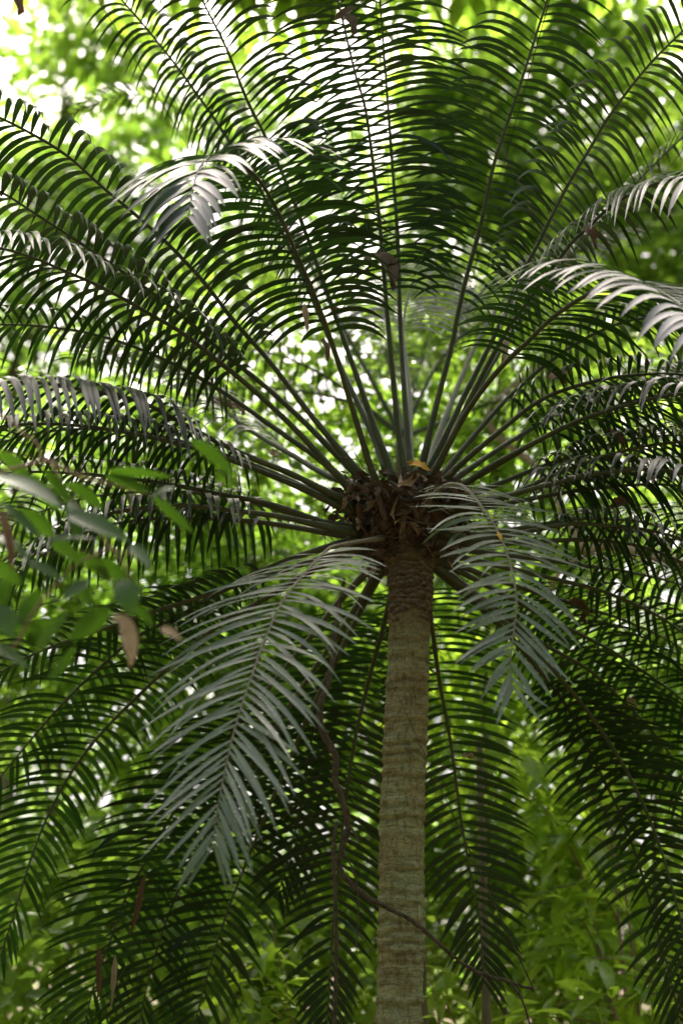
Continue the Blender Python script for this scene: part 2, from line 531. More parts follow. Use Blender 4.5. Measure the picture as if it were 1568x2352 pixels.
# ================================================================== SETTING
def build_ground():
    n = 81
    xs = np.linspace(-1, 1, n)
    g = np.sign(xs) * np.abs(xs) ** 2.2 * 250
    X, Yg = np.meshgrid(g, g + 10)
    Z = 0.10 * np.sin(X * 0.9 + 1.3) * np.cos(Yg * 0.7) + 0.05 * np.sin(X * 2.3) * np.sin(Yg * 1.9)
    Z = Z - 0.1 + np.clip((Yg - 12) * 0.06, 0, 6) 
    V = np.stack([X, Yg, Z], -1).reshape(-1, 3)
    i = np.arange(n - 1)[:, None] * n; j = np.arange(n - 1)[None]
    F = np.stack([i + j, i + j + 1, i + n + j + 1, i + n + j], -1).reshape(-1, 4)
    tag(link('ground', V, F, M['ground']), 'brown leaf strewn rainforest floor', None, None, 'structure')
build_ground()

# leaf cloud: folded 4-triangle blades
BL = np.array([(0, 0, 0), (-0.30, 0.38, 0.06), (0, 0.42, -0.03), (0.30, 0.38, 0.06), (-0.2, 0.74, 0.02), (0, 0.76, -0.06), (0.2, 0.74, 0.02), (0, 1.05, -0.16)])
BF = np.array([(0, 2, 1, 1), (0, 3, 2, 2), (1, 2, 5, 4), (2, 3, 6, 5), (4, 5, 7, 7), (5, 6, 7, 7)])
BT = np.array([(0, 2, 1), (0, 3, 2), (1, 2, 5), (1, 5, 4), (2, 3, 6), (2, 6, 5), (4, 5, 7), (5, 6, 7)])

def leaf_cloud(points, sizes, outward=None, aspect=0.85, flat=0.6):
    """blades at points hanging outwards; returns verts, tri faces"""
    n = len(points)
    d = rng.standard_normal((n, 3)) * np.array([1, 1, 0.55]) + np.array([0, 0, -0.30])
    if outward is not None:
        d = d + outward * 0.8
    d = nrm(d)
    up = nrm(np.array([0, 0, 1.0]) + rng.standard_normal((n, 3)) * flat)
    side = nrm(np.cross(d, up))
    nn = np.cross(side, d)
    V = points[:, None, :] + sizes[:, None, None] * (BL[None, :, :1] * aspect * side[:, None, :] + BL[None, :, 1:2] * d[:, None, :] + BL[None, :, 2:3] * nn[:, None, :])
    F = (BT[None] + (np.arange(n) * len(BL))[:, None, None]).reshape(-1, 3)
    return V.reshape(-1, 3), F

def ellipsoid_clumps(c, rx, ry, rz, nclump, per, spread, shell=0.45):
    u = nrm(rng.standard_normal((nclump, 3)))
    rr = rng.uniform(shell, 1.0, nclump) ** 0.7
    cc = np.asarray(c) + u * rr[:, None] * np.array([rx, ry, rz])
    pts = np.repeat(cc, per, 0) + rng.standard_normal((nclump * per, 3)) * spread * np.array([1, 1, 0.6])
    return cc, pts

def tree(name, cat, label, px, py, Y, rx, rz, m, nclump=70, per=45, leaf=0.17, trunk_r=0.07, bark='bark_dark', ry=None, spread=0.28, group='trees and shrubs behind the cycad', lean=0.0):
    c = at(px, py, Y)
    gz = max(0.0, (Y - 12) * 0.06) - 0.12
    foot = np.array([c[0] + lean, Y, gz])
    root = empty(name, foot)
    tag(root, label, cat, group)
    cc, pts = ellipsoid_clumps(c, rx, ry or rx * 0.8, rz, nclump, per, spread)
    sz = leaf * rng.uniform(0.6, 1.25, len(pts))
    out = nrm(pts - np.repeat(cc, per, 0) + 1e-5)
    V, F = leaf_cloud(pts, sz, out)
    o = link('crown', V - foot, F, M[m], root)
    o['kind'] = 'stuff'
    top = c + np.array([0, 0, rz * 0.55])
    mid = foot * 0.5 + top * 0.5 + np.array([rng.uniform(-.25, .25), rng.uniform(-.2, .2), 0])
    trk = [foot, foot * 0.75 + mid * .25 + rng.uniform(-.08, .08, 3) * [1, 1, 0], mid, top * .6 + mid * .4 + rng.uniform(-.15, .15, 3), top]
    if lean:
        zt = c[2] - 0.3
        trk = [foot, np.array([foot[0], foot[1], zt * .4]), np.array([foot[0] - .1, foot[1], zt * .8]), np.array([foot[0] * .85 + c[0] * .15, foot[1], zt]), c + [0, 0, .2]]
    C, ln = spline(trk, 26)
    V, F = tube_arrays(C - foot, np.linspace(trunk_r, trunk_r * 0.3, 26), 9)
    tr = link('trunk', V, F, M[bark], root)
    sel = rng.choice(len(cc), min(14, len(cc)), replace=False)
    for q in sel:
        e = cc[q]
        zz = np.clip(e[2] - 0.5 * np.linalg.norm(e[:2] - c[:2]) - 0.2, foot[2] + 0.3, top[2] - 0.1)
        i = int(np.argmin(np.abs(C[:, 2] - zz)))
        s = C[i]
        mm = 0.5 * (s + e) + np.array([0, 0, 0.12]) + rng.uniform(-.08, .08, 3)
        Cb, _ = spline([s - foot, mm - foot, e - foot], 9)
        V, F = tube_arrays(Cb, np.linspace(trunk_r * 0.35, trunk_r * 0.10, 9), 6)
        link('branch', V, F, M[bark], tr)
    return root

# ------------------------------------------------------------------ far forest mass (all round, as in a closed rainforest)
def far_forest():
    n = 11500
    az = rng.uniform(-math.pi, math.pi, n)
    rad_ = rng.uniform(24, 40, n)
    x = np.sin(az) * rad_; y = np.cos(az) * rad_
    h = rng.uniform(0, 1, n) ** 1.45 * (8 + rad_ * 0.45)
    cc = np.stack([x, y, h], 1)
    cc = cc[~((np.abs(az + 0.005) < 0.055) & (h > rad_ * 0.40))]
    n = len(cc)
    per = 14
    pts = np.repeat(cc, per, 0) + rng.standard_normal((n * per, 3)) * [0.8, 0.8, 0.5]
    V, F = leaf_cloud(pts, 0.46 * rng.uniform(0.6, 1.2, len(pts)))
    tag(link('far_forest', V, F, M['bg_green']), 'blurred wall of green rainforest far behind the cycad', 'forest', None, 'stuff')
far_forest()

TREES = [
 # name, category, label, px, py, Y, rx, rz, material, nclump, per, leaf
 ('lime_tree', 'tree', 'bright yellow green sunlit tree in the top left corner', 150, 170, 21, 1.61, 1.85, 'bg_lime', 34, 44, 0.24),
 ('broadleaf_tree', 'tree', 'bright green tree glowing behind the upper right fronds', 1300, 300, 20, 2.40, 2.93, 'bg_lime', 120, 50, 0.26),
 ('broadleaf_tree', 'tree', 'green tree at the right edge above the arching pale fronds', 1560, 620, 18, 1.80, 2.35, 'bg_lime', 85, 50, 0.24),
 ('broadleaf_tree', 'tree', 'green tree behind the two upright middle fronds', 1075, 480, 20, 1.45, 2.50, 'bg_lime', 75, 50, 0.24),
 ('broadleaf_tree', 'tree', 'thin pale green tree behind the left upright fronds', 560, 420, 22, 2.08, 2.44, 'bg_green', 55, 46, 0.24),
 ('broadleaf_tree', 'tree', 'olive green tree behind the far left upper fronds', 60, 620, 19, 2.03, 2.28, 'bg_green', 60, 48, 0.23),
 ('leafy_shrub', 'shrub', 'bright lime shrub showing between the stalks left of the crown', 640, 960, 11.5, 1.2, 1.2, 'bg_lime', 70, 44, 0.13),
 ('leafy_shrub', 'shrub', 'bright lime shrub showing between the stalks right of the crown', 1150, 960, 11.0, 1.1, 1.2, 'bg_lime', 80, 46, 0.13),
 ('leafy_shrub', 'shrub', 'yellow green shrub beside the pale branch at right', 1500, 1380, 11.0, 1.2, 1.0, 'bg_lime', 75, 44, 0.13),
 ('leafy_shrub', 'shrub', 'green shrub behind the left middle fronds', 180, 1250, 12.0, 1.6, 1.3, 'bg_green', 80, 44, 0.15),
 ('leafy_shrub', 'shrub', 'green shrub behind the lower left drooping fronds', 130, 1800, 12.0, 1.5, 1.4, 'bg_lime', 80, 44, 0.15),
 ('leafy_shrub', 'shrub', 'green shrub in the bottom left corner', 250, 2250, 10.6, 1.3, 0.9, 'bg_lime', 70, 44, 0.15),
 ('leafy_shrub', 'shrub', 'green shrub directly behind the lower trunk', 760, 1750, 12.5, 1.4, 1.6, 'bg_lime', 85, 44, 0.15),
 ('leafy_shrub', 'shrub', 'green shrub directly behind the neck of the trunk under the crown', 930, 1400, 13.5, 1.0, 1.1, 'bg_green', 85, 46, 0.15),
 ('leafy_shrub', 'shrub', 'green shrub behind the left silvery drooping frond', 540, 1350, 13.5, 1.3, 1.0, 'bg_green', 85, 46, 0.15),
 ('leafy_shrub', 'shrub', 'bright green shrub between the trunk and the lower right fronds', 1210, 1780, 11.5, 0.9, 1.1, 'bg_lit', 55, 44, 0.14),
 ('leafy_shrub', 'shrub', 'green shrub behind the lower right dark fronds', 1500, 1900, 12.5, 1.3, 1.5, 'bg_lime', 75, 44, 0.15),
 ('leafy_shrub', 'shrub', 'low green shrub at the bottom right behind the branches', 1380, 2270, 11.6, 1.3, 0.75, 'bg_lit', 60, 44, 0.14),
 ('leafy_shrub', 'shrub', 'lime shrub far behind the bottom left of the trunk', 640, 2230, 11.5, 1.1, 0.9, 'bg_lit', 60, 44, 0.14),
]
for a in TREES:
    nm, cat, lab, px, py, Y, rx, rz, m, nc, per, lf = a
    tree(nm, cat, lab, px, py, Y, rx, rz, m, nclump=nc, per=per, leaf=lf, trunk_r=0.10 if cat == 'tree' else 0.026, group='trees behind the cycad' if cat == 'tree' else 'shrubs behind the cycad')

tree('shade_caster_tree', 'tree', 'tall tree crown added over the top of the picture to shade the cycad', 740, -470, 10.6, 3.6, 0.9, 'bg_lime', nclump=310, per=42, leaf=0.26, trunk_r=0.16, ry=2.5, spread=0.34, lean=4.6, group='trees behind the cycad')  # added tree, its crown placed and shaped to keep sun off the cycad

# ================================================================== THE CYCAD
foot = at(916, 2352, Y0); foot = np.array([foot[0], Y0, -0.1])
cycad = empty('cycad', (0, 0, 0))
tag(cycad, 'tall cycad with ringed trunk and a wide crown of arching feathery fronds', 'cycad')

# trunk
def build_trunk():
    track = [at(916, 2352, Y0), at(921, 2150, Y0), at(923, 1900, Y0), at(930, 1700, Y0), at(938, 1500, Y0), at(941, 1400, Y0), at(940, 1300, Y0 + .02), at(928, 1190, Y0 + .05)]
    P = [np.array([track[0][0] - 0.02, Y0, -0.15]), np.array([track[0][0] - 0.012, Y0, 0.8])] + track
    nz, ns = 900, 64
    C, ln = spline(P, nz)
    z = C[:, 2]
    th = np.linspace(0, 2 * math.pi, ns, endpoint=False)
    # ring spacing wanders
    rings = []
    q = 0.0
    while q < z[-1] + 0.2:
        q += rng.uniform(0.03, 0.085)
        rings.append((q, rng.uniform(0.25, 1.0), rng.uniform(-0.012, 0.012), rng.uniform(0, 6.28)))
    radius = np.interp(z, [-0.15, 0.3, 1.6, 2.6, 3.3, 3.5, 3.62, 3.8], [0.145, 0.110, 0.0955, 0.0945, 0.090, 0.095, 0.110, 0.11])
    rr = np.repeat(radius[:, None], ns, 1)
    crease = np.zeros((nz, ns))
    for (q, amp, tilt, ph) in rings:
        wob = q + tilt * np.cos(th + ph) + 0.006 * np.sin(3 * th + ph * 2) + 0.003 * np.sin(7 * th + ph)
        dz = z[:, None] - wob[None, :]
        g = np.exp(-(dz / 0.011) ** 2)
        b = np.exp(-((dz - 0.022) / 0.018) ** 2)
        rr += 0.0070 * amp * b - 0.0046 * amp * g
        crease = np.maximum(crease, amp * g)
    rr += 0.0018 * np.sin(z[:, None] * 41 + 3 * np.sin(th)[None]) * np.cos(5 * th)[None]
    wz = np.convolve(rng.standard_normal(nz), [.25, .5, .25], 'same')[:, None] * 0.0016
    rr += wz * (0.6 + 0.4 * np.cos(2 * th + 9 * z[:, None]))
    rr += rng.normal(0, 0.0009, rr.shape)
    # irregular bulges
    rr *= 1 + 0.018 * np.sin(z * 7.1 + 0.5)[:, None] * np.cos(th + 1.1)[None] + 0.012 * np.sin(z * 13.7)[:, None]
    V = C[:, None, :] + rr[..., None] * np.stack([np.cos(th), np.sin(th), np.zeros(ns)], 1)[None]
    i = np.arange(nz - 1)[:, None] * ns; j = np.arange(ns)[None]; k = (j + 1) % ns
    F = np.stack([i + j, i + k, i + ns + k, i + ns + j], -1).reshape(-1, 4)
    o = link('trunk', V.reshape(-1, 3), F, M['trunk'], cycad)
    at_ = o.data.attributes.new('crease', 'FLOAT', 'POINT')
    at_.data.foreach_set('value', crease.ravel().astype(np.float32))
    return o, C
trunk, TC = build_trunk()

# old leaf bases: flat, overlapping scales below the crown
M['scale'] = rough_material('leaf_base_scale', [(0.3, (0.04, 0.032, 0.022)), (0.55, (0.11, 0.09, 0.058)), (0.75, (0.25, 0.21, 0.14))], scale=45, rough=0.9, bump=0.8, bscale=90)
def build_scales():
    prof = np.array([(-0.5, 0, 0), (-0.42, 0.1, 0.75), (0, 0.22, 1.0), (0.42, 0.1, 0.75), (0.5, 0, 0), (-0.4, 0.55, 0.35), (0, 0.8, 0.45), (0.4, 0.55, 0.35)])
    meshes = []
    for q in range(4):
        me = bpy.data.meshes.new('leaf_base')
        v = prof * np.array([0.060, 0.028, 0.011]) + rng.normal(0, 0.0025, prof.shape)
        v = np.vstack([v, [[-0.022, -0.012, -0.01], [0.022, -0.012, -0.01]]])
        f = [(0, 1, 5), (1, 2, 6, 5), (2, 3, 7, 6), (3, 4, 7), (0, 8, 1), (8, 2, 1), (8, 9, 2), (9, 3, 2), (9, 4, 3)]
        me.from_pydata([tuple(x) for x in v], [], f)
        me.materials.append(M['scale'])
        meshes.append(me)
    for row in range(15):
        zc = 3.30 + row * 0.0255
        i = int(np.argmin(np.abs(TC[:, 2] - zc)))
        c = TC[i]
        nn_ = 13
        for k in range(nn_):
            th = 2 * math.pi * (k + 0.5 * (row % 2)) / nn_ + rng.uniform(-0.12, 0.12)
            if math.sin(th) > 0.35 or rng.uniform() < 0.12 + 0.45 * max(0, (3 - row) / 3):
                continue
            r_ = float(np.interp(zc, [3.3, 3.5, 3.62, 3.8], [0.094, 0.099, 0.113, 0.112]))
            o = bpy.data.objects.new('leaf_base', meshes[int(rng.integers(4))])
            COL.objects.link(o); o.parent = trunk
            rad = Vector((math.cos(th), math.sin(th), 0)); tang = Vector((-math.sin(th), math.cos(th), 0))
            up = (Vector((0, 0, 1)) + rad * rng.uniform(-0.1, 0.25) + tang * rng.uniform(-0.25, 0.25)).normalized()
            side = up.cross(rad).normalized() * -1
            nrm_ = side.cross(up)
            mw = Matrix((( -side.x, up.x, nrm_.x, 0), (-side.y, up.y, nrm_.y, 0), (-side.z, up.z, nrm_.z, 0), (0, 0, 0, 1)))
            if nrm_.dot(rad) < 0:
                mw = Matrix(((side.x, up.x, -nrm_.x, 0), (side.y, up.y, -nrm_.y, 0), (side.z, up.z, -nrm_.z, 0), (0, 0, 0, 1)))
            o.matrix_local = Matrix.Translation(Vector(c) + rad * (r_ - 0.004) + Vector((0, 0, zc - c[2] + rng.uniform(-.008, .008)))) @ mw @ Matrix.Diagonal((rng.uniform(.8, 1.2), rng.uniform(.8, 1.2), rng.uniform(.7, 1.3), 1))
build_scales()

# crown core: a lumpy cone the stalks spring from
def build_core():
    ns, nz = 28, 14
    c0 = at(928, 1200, Y0 + 0.04)
    th = np.linspace(0, 2 * math.pi, ns, endpoint=False)
    zs = np.linspace(-0.16, 0.20, nz)
    rad = np.interp(zs, [-0.16, -0.05, 0.05, 0.12, 0.20], [0.10, 0.135, 0.15, 0.12, 0.03])
    rr = rad[:, None] * (1 + rng.normal(0, 0.10, (nz, ns)))
    V = c0 + np.stack([rr * np.cos(th), rr * np.sin(th), np.repeat(zs[:, None], ns, 1)], -1)
    i = np.arange(nz - 1)[:, None] * ns; j = np.arange(ns)[None]; k = (j + 1) % ns
    F = np.stack([i + j, i + k, i + ns + k, i + ns + j], -1).reshape(-1, 4)
    link('crown_core', V.reshape(-1, 3), F, M['bark_dark'], cycad)
    return c0
CORE = build_core()

for k in range(26):
    th_ = k * 2.39996 + rng.uniform(-.2, .2)
    h_ = -0.17 + 0.28 * k / 26
    b_ = CORE + np.array([math.cos(th_) * .09, math.sin(th_) * .09, h_ - .02])
    o_ = np.array([math.cos(th_), math.sin(th_), rng.uniform(.35, .9)])
    l_ = rng.uniform(.10, .24)
    Cc, _ = spline([b_, b_ + o_ * l_ * .5 + rng.normal(0, .006, 3), b_ + o_ * l_ + np.array([0, 0, .03])], 10)
    Vv, Ff = tube_arrays(Cc, np.linspace(.021, .011, 10), 7, .08)
    link('stalk_stub', Vv, Ff, M['scale'] if k % 3 else M['rachis'], cycad)

fr = lambda *a, **k: frond(cycad, *a, **k)
# ---- upright fronds, left to right
fr('A', [(905,1110),(893,1071),(863,992),(811,842),(751,673),(700,530),(655,415),(610,315),(565,225),(520,110),(465,0),(425,-110),(390,-230)], (-.02,-.3,-.95), t0=.34, Lmax=.49, width=.0195, spacing=.0365)
fr('B', [(905,1170),(886,1150),(859,1097),(829,1003),(807,932),(777,834),(751,756),(721,677),(676,572),(640,490),(600,420),(555,376),(508,358),(468,372),(445,425),(432,505)],
   [-.06,-.10,-.16,-.26,-.34,-.46,-.56,-.68,-.86,-1.02,-1.20,-1.38,-1.55,-1.70,-1.80,-1.86], t0=.33, Lmax=.52, width=.028, spacing=.034, droop=1.25, ang=(4, 22, 60))
fr('C', [(890,1090),(880,1060),(850,985),(792,865),(740,740),(680,600),(600,440),(540,345),(480,255),(415,165),(345,75),(280,0),(210,-80),(130,-160)], (.06,.15,-.6), t0=.36, Lmax=.45, droop=1.8, width=.0195, spacing=.0365)
fr('D', [(870,1130),(841,1104),(724,966),(657,879),(604,812),(537,737),(477,658),(425,600),(370,545),(290,475),(230,425),(170,370),(105,325),(0,270),(-120,222),(-250,190)], (-.04,-.4,-1.25), t0=.30, Lmax=.49, droop=1.8, width=.0285, spacing=.045)
fr('E', [(840,1110),(811,1082),(758,1029),(687,958),(604,883),(514,812),(432,737),(340,665),(210,575),(80,490),(0,440),(-110,400),(-230,370)], (.0,-.15,-.8), t0=.32, Lmax=.46, droop=1.8, width=.0285, spacing=.045)
fr('F', [(830,1150),(796,1116),(709,1018),(638,947),(567,883),(488,819),(417,763),(350,725),(300,695),(225,655),(155,625),(85,595),(0,570),(-110,560),(-230,570)], (-.06,-.55,-1.45), t0=.31, Lmax=.49, droop=1.9, width=.0285, spacing=.045)
fr('G', [(815,1170),(790,1150),(724,1116),(664,1086),(589,1056),(514,1022),(421,973),(327,924),(250,905),(190,895),(100,880),(0,880),(-120,905),(-240,960)], (-.06,-.65,-1.5), roll=12, t0=.36, Lmax=.52, width=.028, spacing=.040, droop=2.6)
fr('G2', [(840,1120),(773,1101),(732,1082),(664,1041),(604,1007),(537,962),(487,902),(420,855),(340,820),(250,815),(180,830)], (.1,.7,1.5), t0=.30)
fr('G3', [(820,1165),(760,1150),(690,1115),(600,1075),(500,1040),(400,1010),(300,990),(180,985),(60,1000),(-40,1030)], (.02,.1,.2), t0=0.28)
fr('H1', [(945,1170),(932,1100),(915,1000),(905,900),(887,700),(877,575),(869,490),(859,400),(839,250),(814,165),(790,60),(765,-40),(730,-180)], (-.08,-.4,-1.05), t0=.38, Lmax=.49, width=.0195, spacing=.0365)
fr('H2', [(938,1110),(940,1080),(935,1000),(920,780),(915,600),(910,500),(902,400),(889,225),(880,100),(872,0),(862,-100),(848,-220)], (.06,.0,-.6), t0=.40, Lmax=.49, width=.0195, spacing=.0365)
fr('H3', [(940,1085),(941,1056),(941,939),(935,850),(925,760),(935,690),(965,640),(1010,610)], (.14,.7,1.6), t0=.55)
fr('I', [(950,1120),(965,1080),(988,986),(1006,912),(1036,796),(1055,702),(1081,597),(1104,514),(1134,375),(1184,225),(1224,100),(1256,0),(1290,-110),(1325,-230)], (0,-.35,-1.0), t0=.33, Lmax=.49, width=.0195, spacing=.0365)
fr('J', [(965,1120),(1003,1042),(1063,915),(1104,833),(1141,758),(1182,665),(1205,616),(1235,560),(1295,440),(1362,327),(1399,265),(1484,155),(1568,70),(1650,-10),(1750,-90)], (0,-.3,-1.0), t0=.36, Lmax=.49, width=.0195, spacing=.0365)
fr('K', [(960,1140),(1020,1040),(1092,890),(1164,758),(1205,702),(1250,638),(1287,590),(1317,552),(1355,518),(1385,488),(1445,447),(1510,420),(1580,408),(1680,430),(1770,490)], (-.03,-.5,-1.35), roll=-30, t0=.35, Lmax=.56, droop=1.6, width=.027, spacing=.037)
fr('Kb', [(985,1090),(999,1023),(1030,940),(1085,807),(1130,725),(1190,650),(1260,590),(1340,550),(1430,540)], (.12,.8,1.9), t0=.48)
fr('L', [(965,1150),(1040,1000),(1092,915),(1149,844),(1212,784),(1257,739),(1306,702),(1355,672),(1392,653),(1449,649),(1505,665),(1568,710),(1640,800),(1690,930)],
   [-.05,-.25,-.4,-.55,-.72,-.84,-.97,-1.1,-1.22,-1.4,-1.56,-1.72,-1.85,-1.92], t0=.30, Lmax=.58, droop=1.1, width=.027, spacing=.037, old=False, single=True)
fr('N1', [(1000,1130),(1044,1079),(1130,1005),(1242,918),(1355,878),(1450,862),(1568,860),(1680,890)], (0,-.3,-.6), t0=.34)
fr('N2', [(1010,1125),(1062,1087),(1170,1015),(1280,952),(1347,922),(1464,880),(1568,850),(1660,840)], (.06,.35,.5), t0=.36)
fr('N3', [(1015,1150),(1119,1076),(1220,1020),(1310,974),(1392,944),(1516,911),(1600,905),(1700,930)], (-.03,-.55,-1.25), t0=.36, Lmax=.52, droop=1.7)
fr('N4', [(1010,1160),(1130,1117),(1242,1072),(1392,1023),(1480,1005),(1568,1000),(1670,1020)], (.03,.2,.4), t0=0.29)
fr('N5', [(1010,1170),(1100,1165),(1175,1136),(1280,1087),(1385,1050),(1480,1025),(1568,1015),(1660,1025)], (-.05,-.35,-.7), t0=.40)
fr('N6', [(1020,1160),(1120,1145),(1220,1124),(1340,1098),(1415,1080),(1500,1070),(1600,1085)], (.08,.6,1.2), t0=0.28)
fr('N7', [(1010,1180),(1100,1168),(1190,1151),(1317,1128),(1467,1113),(1568,1118),(1660,1150)], (0,-.1,-.3), t0=0.31)
fr('N8', [(1000,1215),(1100,1228),(1205,1211),(1317,1192),(1404,1192),(1500,1205),(1600,1250),(1680,1320)], (.05,.5,.8), t0=0.32)
fr('N9', [(1000,1225),(1100,1240),(1205,1222),(1310,1203),(1392,1207),(1467,1214),(1568,1240),(1660,1300)], (-.05,-.35,-.6), t0=.45)
fr('N10', [(985,1255),(1080,1265),(1180,1278),(1280,1290),(1355,1301),(1450,1315),(1568,1345),(1680,1400)], (.05,.4,.7), t0=0.40)
fr('N11', [(985,1265),(1080,1285),(1180,1308),(1272,1330),(1355,1350),(1430,1376),(1505,1412),(1568,1455),(1640,1530)], (0,.1,.1), t0=.5, Lmax=.34)
fr('N12', [(985,1270),(1150,1335),(1347,1397),(1430,1424),(1542,1475),(1640,1550)], (.05,.6,.95), t0=0.32)
fr('N13', [(980,1275),(1080,1325),(1200,1390),(1317,1450),(1411,1499),(1505,1562),(1568,1610),(1640,1700)], (.05,.7,1.1), t0=0.32, width=.027, spacing=.043)
fr('N14', [(980,1280),(1060,1340),(1140,1400),(1235,1472),(1347,1536),(1411,1592),(1467,1648),(1524,1715),(1568,1780),(1610,1880)], (.08,.8,1.25), t0=.38, width=.027, spacing=.043)
fr('O', [(975,1285),(1060,1360),(1150,1440),(1230,1530),(1299,1619),(1329,1675),(1384,1788),(1434,1893),(1484,2043),(1514,2158),(1544,2268),(1560,2380)], (.08,1.0,1.4), t0=.34, Lmax=.42, droop=.6, width=.027, spacing=.043)
fr('P', [(960,1290),(975,1340),(990,1430),(1009,1568),(1034,1703),(1054,1853),(1074,1978),(1094,2068),(1104,2150),(1112,2260)], [.1,.35,.65,.95,1.1,1.18,1.2,1.2,1.2,1.18], t0=.12, Lmax=.40, droop=.55, width=.027, spacing=.043)
fr('Q', [(915,1290),(900,1350),(885,1420),(850,1550),(814,1703),(790,1870),(770,2068),(757,2230),(750,2380)], [.1,.35,.6,.95,1.1,1.2,1.25,1.25,1.2], t0=.12, Lmax=.40, droop=.55, width=.027, spacing=.043)
fr('Q2', [(900,1280),(860,1330),(800,1420),(740,1580),(705,1758),(690,1850),(665,1960),(640,2050)], [.1,.3,.7,1.1,1.28,1.33,1.36,1.38], t0=.26, Lmax=.38, droop=.55, width=.027, spacing=.043)
fr('R', [(840,1255),(770,1285),(700,1320),(600,1380),(510,1430),(435,1490),(349,1568),(232,1685),(150,1797),(86,1932),(30,2108),(-10,2230)], (.05,.95,1.25), t0=0.25, Lmax=.42, droop=.6, width=.027, spacing=.043)
fr('S', [(835,1250),(750,1278),(650,1310),(540,1345),(476,1375),(412,1414),(319,1459),(262,1504),(180,1579),(97,1669),(37,1741),(-10,1800),(-70,1890)], (.05,.65,.95), t0=0.26, Lmax=.42, droop=.6, width=.027, spacing=.043)
fr('S2', [(825,1235),(740,1260),(650,1290),(560,1330),(476,1366),(345,1407),(250,1440),(150,1474),(75,1504),(0,1545),(-100,1610)], (-.02,.25,.35), t0=0.24, Lmax=.42, droop=.8, width=.027, spacing=.043)
fr('T', [(870,1285),(780,1380),(700,1480),(560,1650),(450,1790),(380,1898),(345,1963),(295,2048),(260,2143),(215,2268),(190,2380)], (.08,1.0,1.25), t0=.36, Lmax=.49, droop=.55, width=.027, spacing=.043)
fr('W', [(820,1225),(740,1208),(650,1188),(588,1179),(500,1168),(412,1160),(350,1164),(250,1180),(150,1225),(60,1290),(0,1350),(-50,1420)], (-.05,-.35,-.65), t0=0.28, Lmax=.49, droop=1.9, width=.027, spacing=.043)
fr('W2', [(825,1235),(700,1215),(588,1198),(450,1190),(322,1194),(220,1215),(120,1260),(30,1330),(-50,1420)], (.03,.25,.3), t0=0.22, Lmax=.50, droop=1.9, width=.027, spacing=.043)
fr('X', [(815,1215),(740,1199),(625,1159),(500,1134),(400,1114),(250,1094),(100,1084),(0,1088),(-110,1110)], (-.02,-.1,-.35), t0=0.27, Lmax=.42)
# ---- further fronds filling the crown
fr('F2', [(830,1140),(740,1060),(640,990),(480,880),(330,805),(180,760),(0,745),(-150,765)], (0,.05,-.15), t0=.36)
fr('G4', [(815,1180),(700,1125),(580,1075),(450,1030),(300,995),(150,975),(0,980),(-150,1030)], (-.05,-.5,-1.1), t0=0.29, droop=2.2)
fr('W3', [(825,1225),(700,1190),(570,1150),(430,1130),(300,1130),(170,1150),(40,1200),(-60,1270)], (.05,.6,.9), t0=0.22)
fr('T2', [(890,1290),(850,1360),(810,1440),(720,1620),(640,1800),(570,1970),(510,2130),(460,2300),(440,2400)], (.1,1.15,1.4), t0=.34, droop=.55, width=.027, spacing=.043)
fr('T3', [(880,1290),(820,1390),(740,1510),(620,1690),(510,1860),(430,2000),(370,2150),(330,2300),(310,2420)], (.1,1.1,1.3), t0=.34, droop=.55, width=.027, spacing=.043)
fr('O2', [(980,1285),(1040,1330),(1110,1385),(1220,1490),(1330,1610),(1420,1740),(1490,1880),(1540,2030),(1580,2200),(1600,2380)], (.06,.75,.9), t0=.34, droop=.6, width=.027, spacing=.043)
fr('N15', [(1000,1180),(1120,1152),(1250,1115),(1390,1085),(1500,1078),(1600,1100),(1700,1160)], (-.03,-.55,-1.1), t0=.36, Lmax=.5, droop=1.6)
fr('N16', [(1005,1150),(1120,1080),(1250,1005),(1380,945),(1500,910),(1620,900),(1720,930)], (-.02,-.15,-.3), t0=.36)
fr('N17', [(990,1240),(1100,1250),(1220,1245),(1350,1240),(1470,1255),(1580,1300),(1680,1380)], (-.04,-.1,-.2), t0=.42)
fr('J2', [(975,1110),(1060,960),(1140,820),(1230,680),(1330,560),(1430,450),(1540,340),(1640,250)], (.05,.35,.1), t0=.36)
fr('L2', [(985,1130),(1080,1010),(1180,900),(1290,810),(1400,750),(1500,730),(1600,760),(1690,830)], (.02,.1,-.2), t0=.36)
# ---- the two silvery fronds that bend over towards the viewer
fr('U', [(880,1235),(850,1240),(810,1246),(775,1253),(750,1264),(690,1329),(645,1389),(615,1454),(585,1534),(545,1653),(525,1733),(510,1803),(497,1878),(490,1950)],
   [-.10,-.28,-.52,-.74,-.88,-1.07,-1.18,-1.26,-1.33,-1.40,-1.43,-1.45,-1.46,-1.46], t0=.385, Lmax=.48, width=.0185, spacing=.0285, old=True, single=True, droop=.55, lift=.12, r=.010, ang=(8, 36, 62),
   label='silvery drooping frond bending towards the viewer left of the trunk')
fr('V', [(945,1225),(960,1185),(985,1145),(1025,1114),(1064,1118),(1109,1169),(1144,1224),(1169,1289),(1184,1359),(1184,1409),(1178,1459),(1171,1524),(1176,1590)],
   [-.06,-.14,-.26,-.48,-.66,-.88,-1.0,-1.1,-1.18,-1.22,-1.25,-1.28,-1.3], t0=.34, Lmax=.37, width=.020, spacing=.030, old=True, single=True, droop=.5, lift=.14, r=.010, ang=(5, 30, 60),
   label='silvery drooping frond bending towards the viewer right of the trunk')

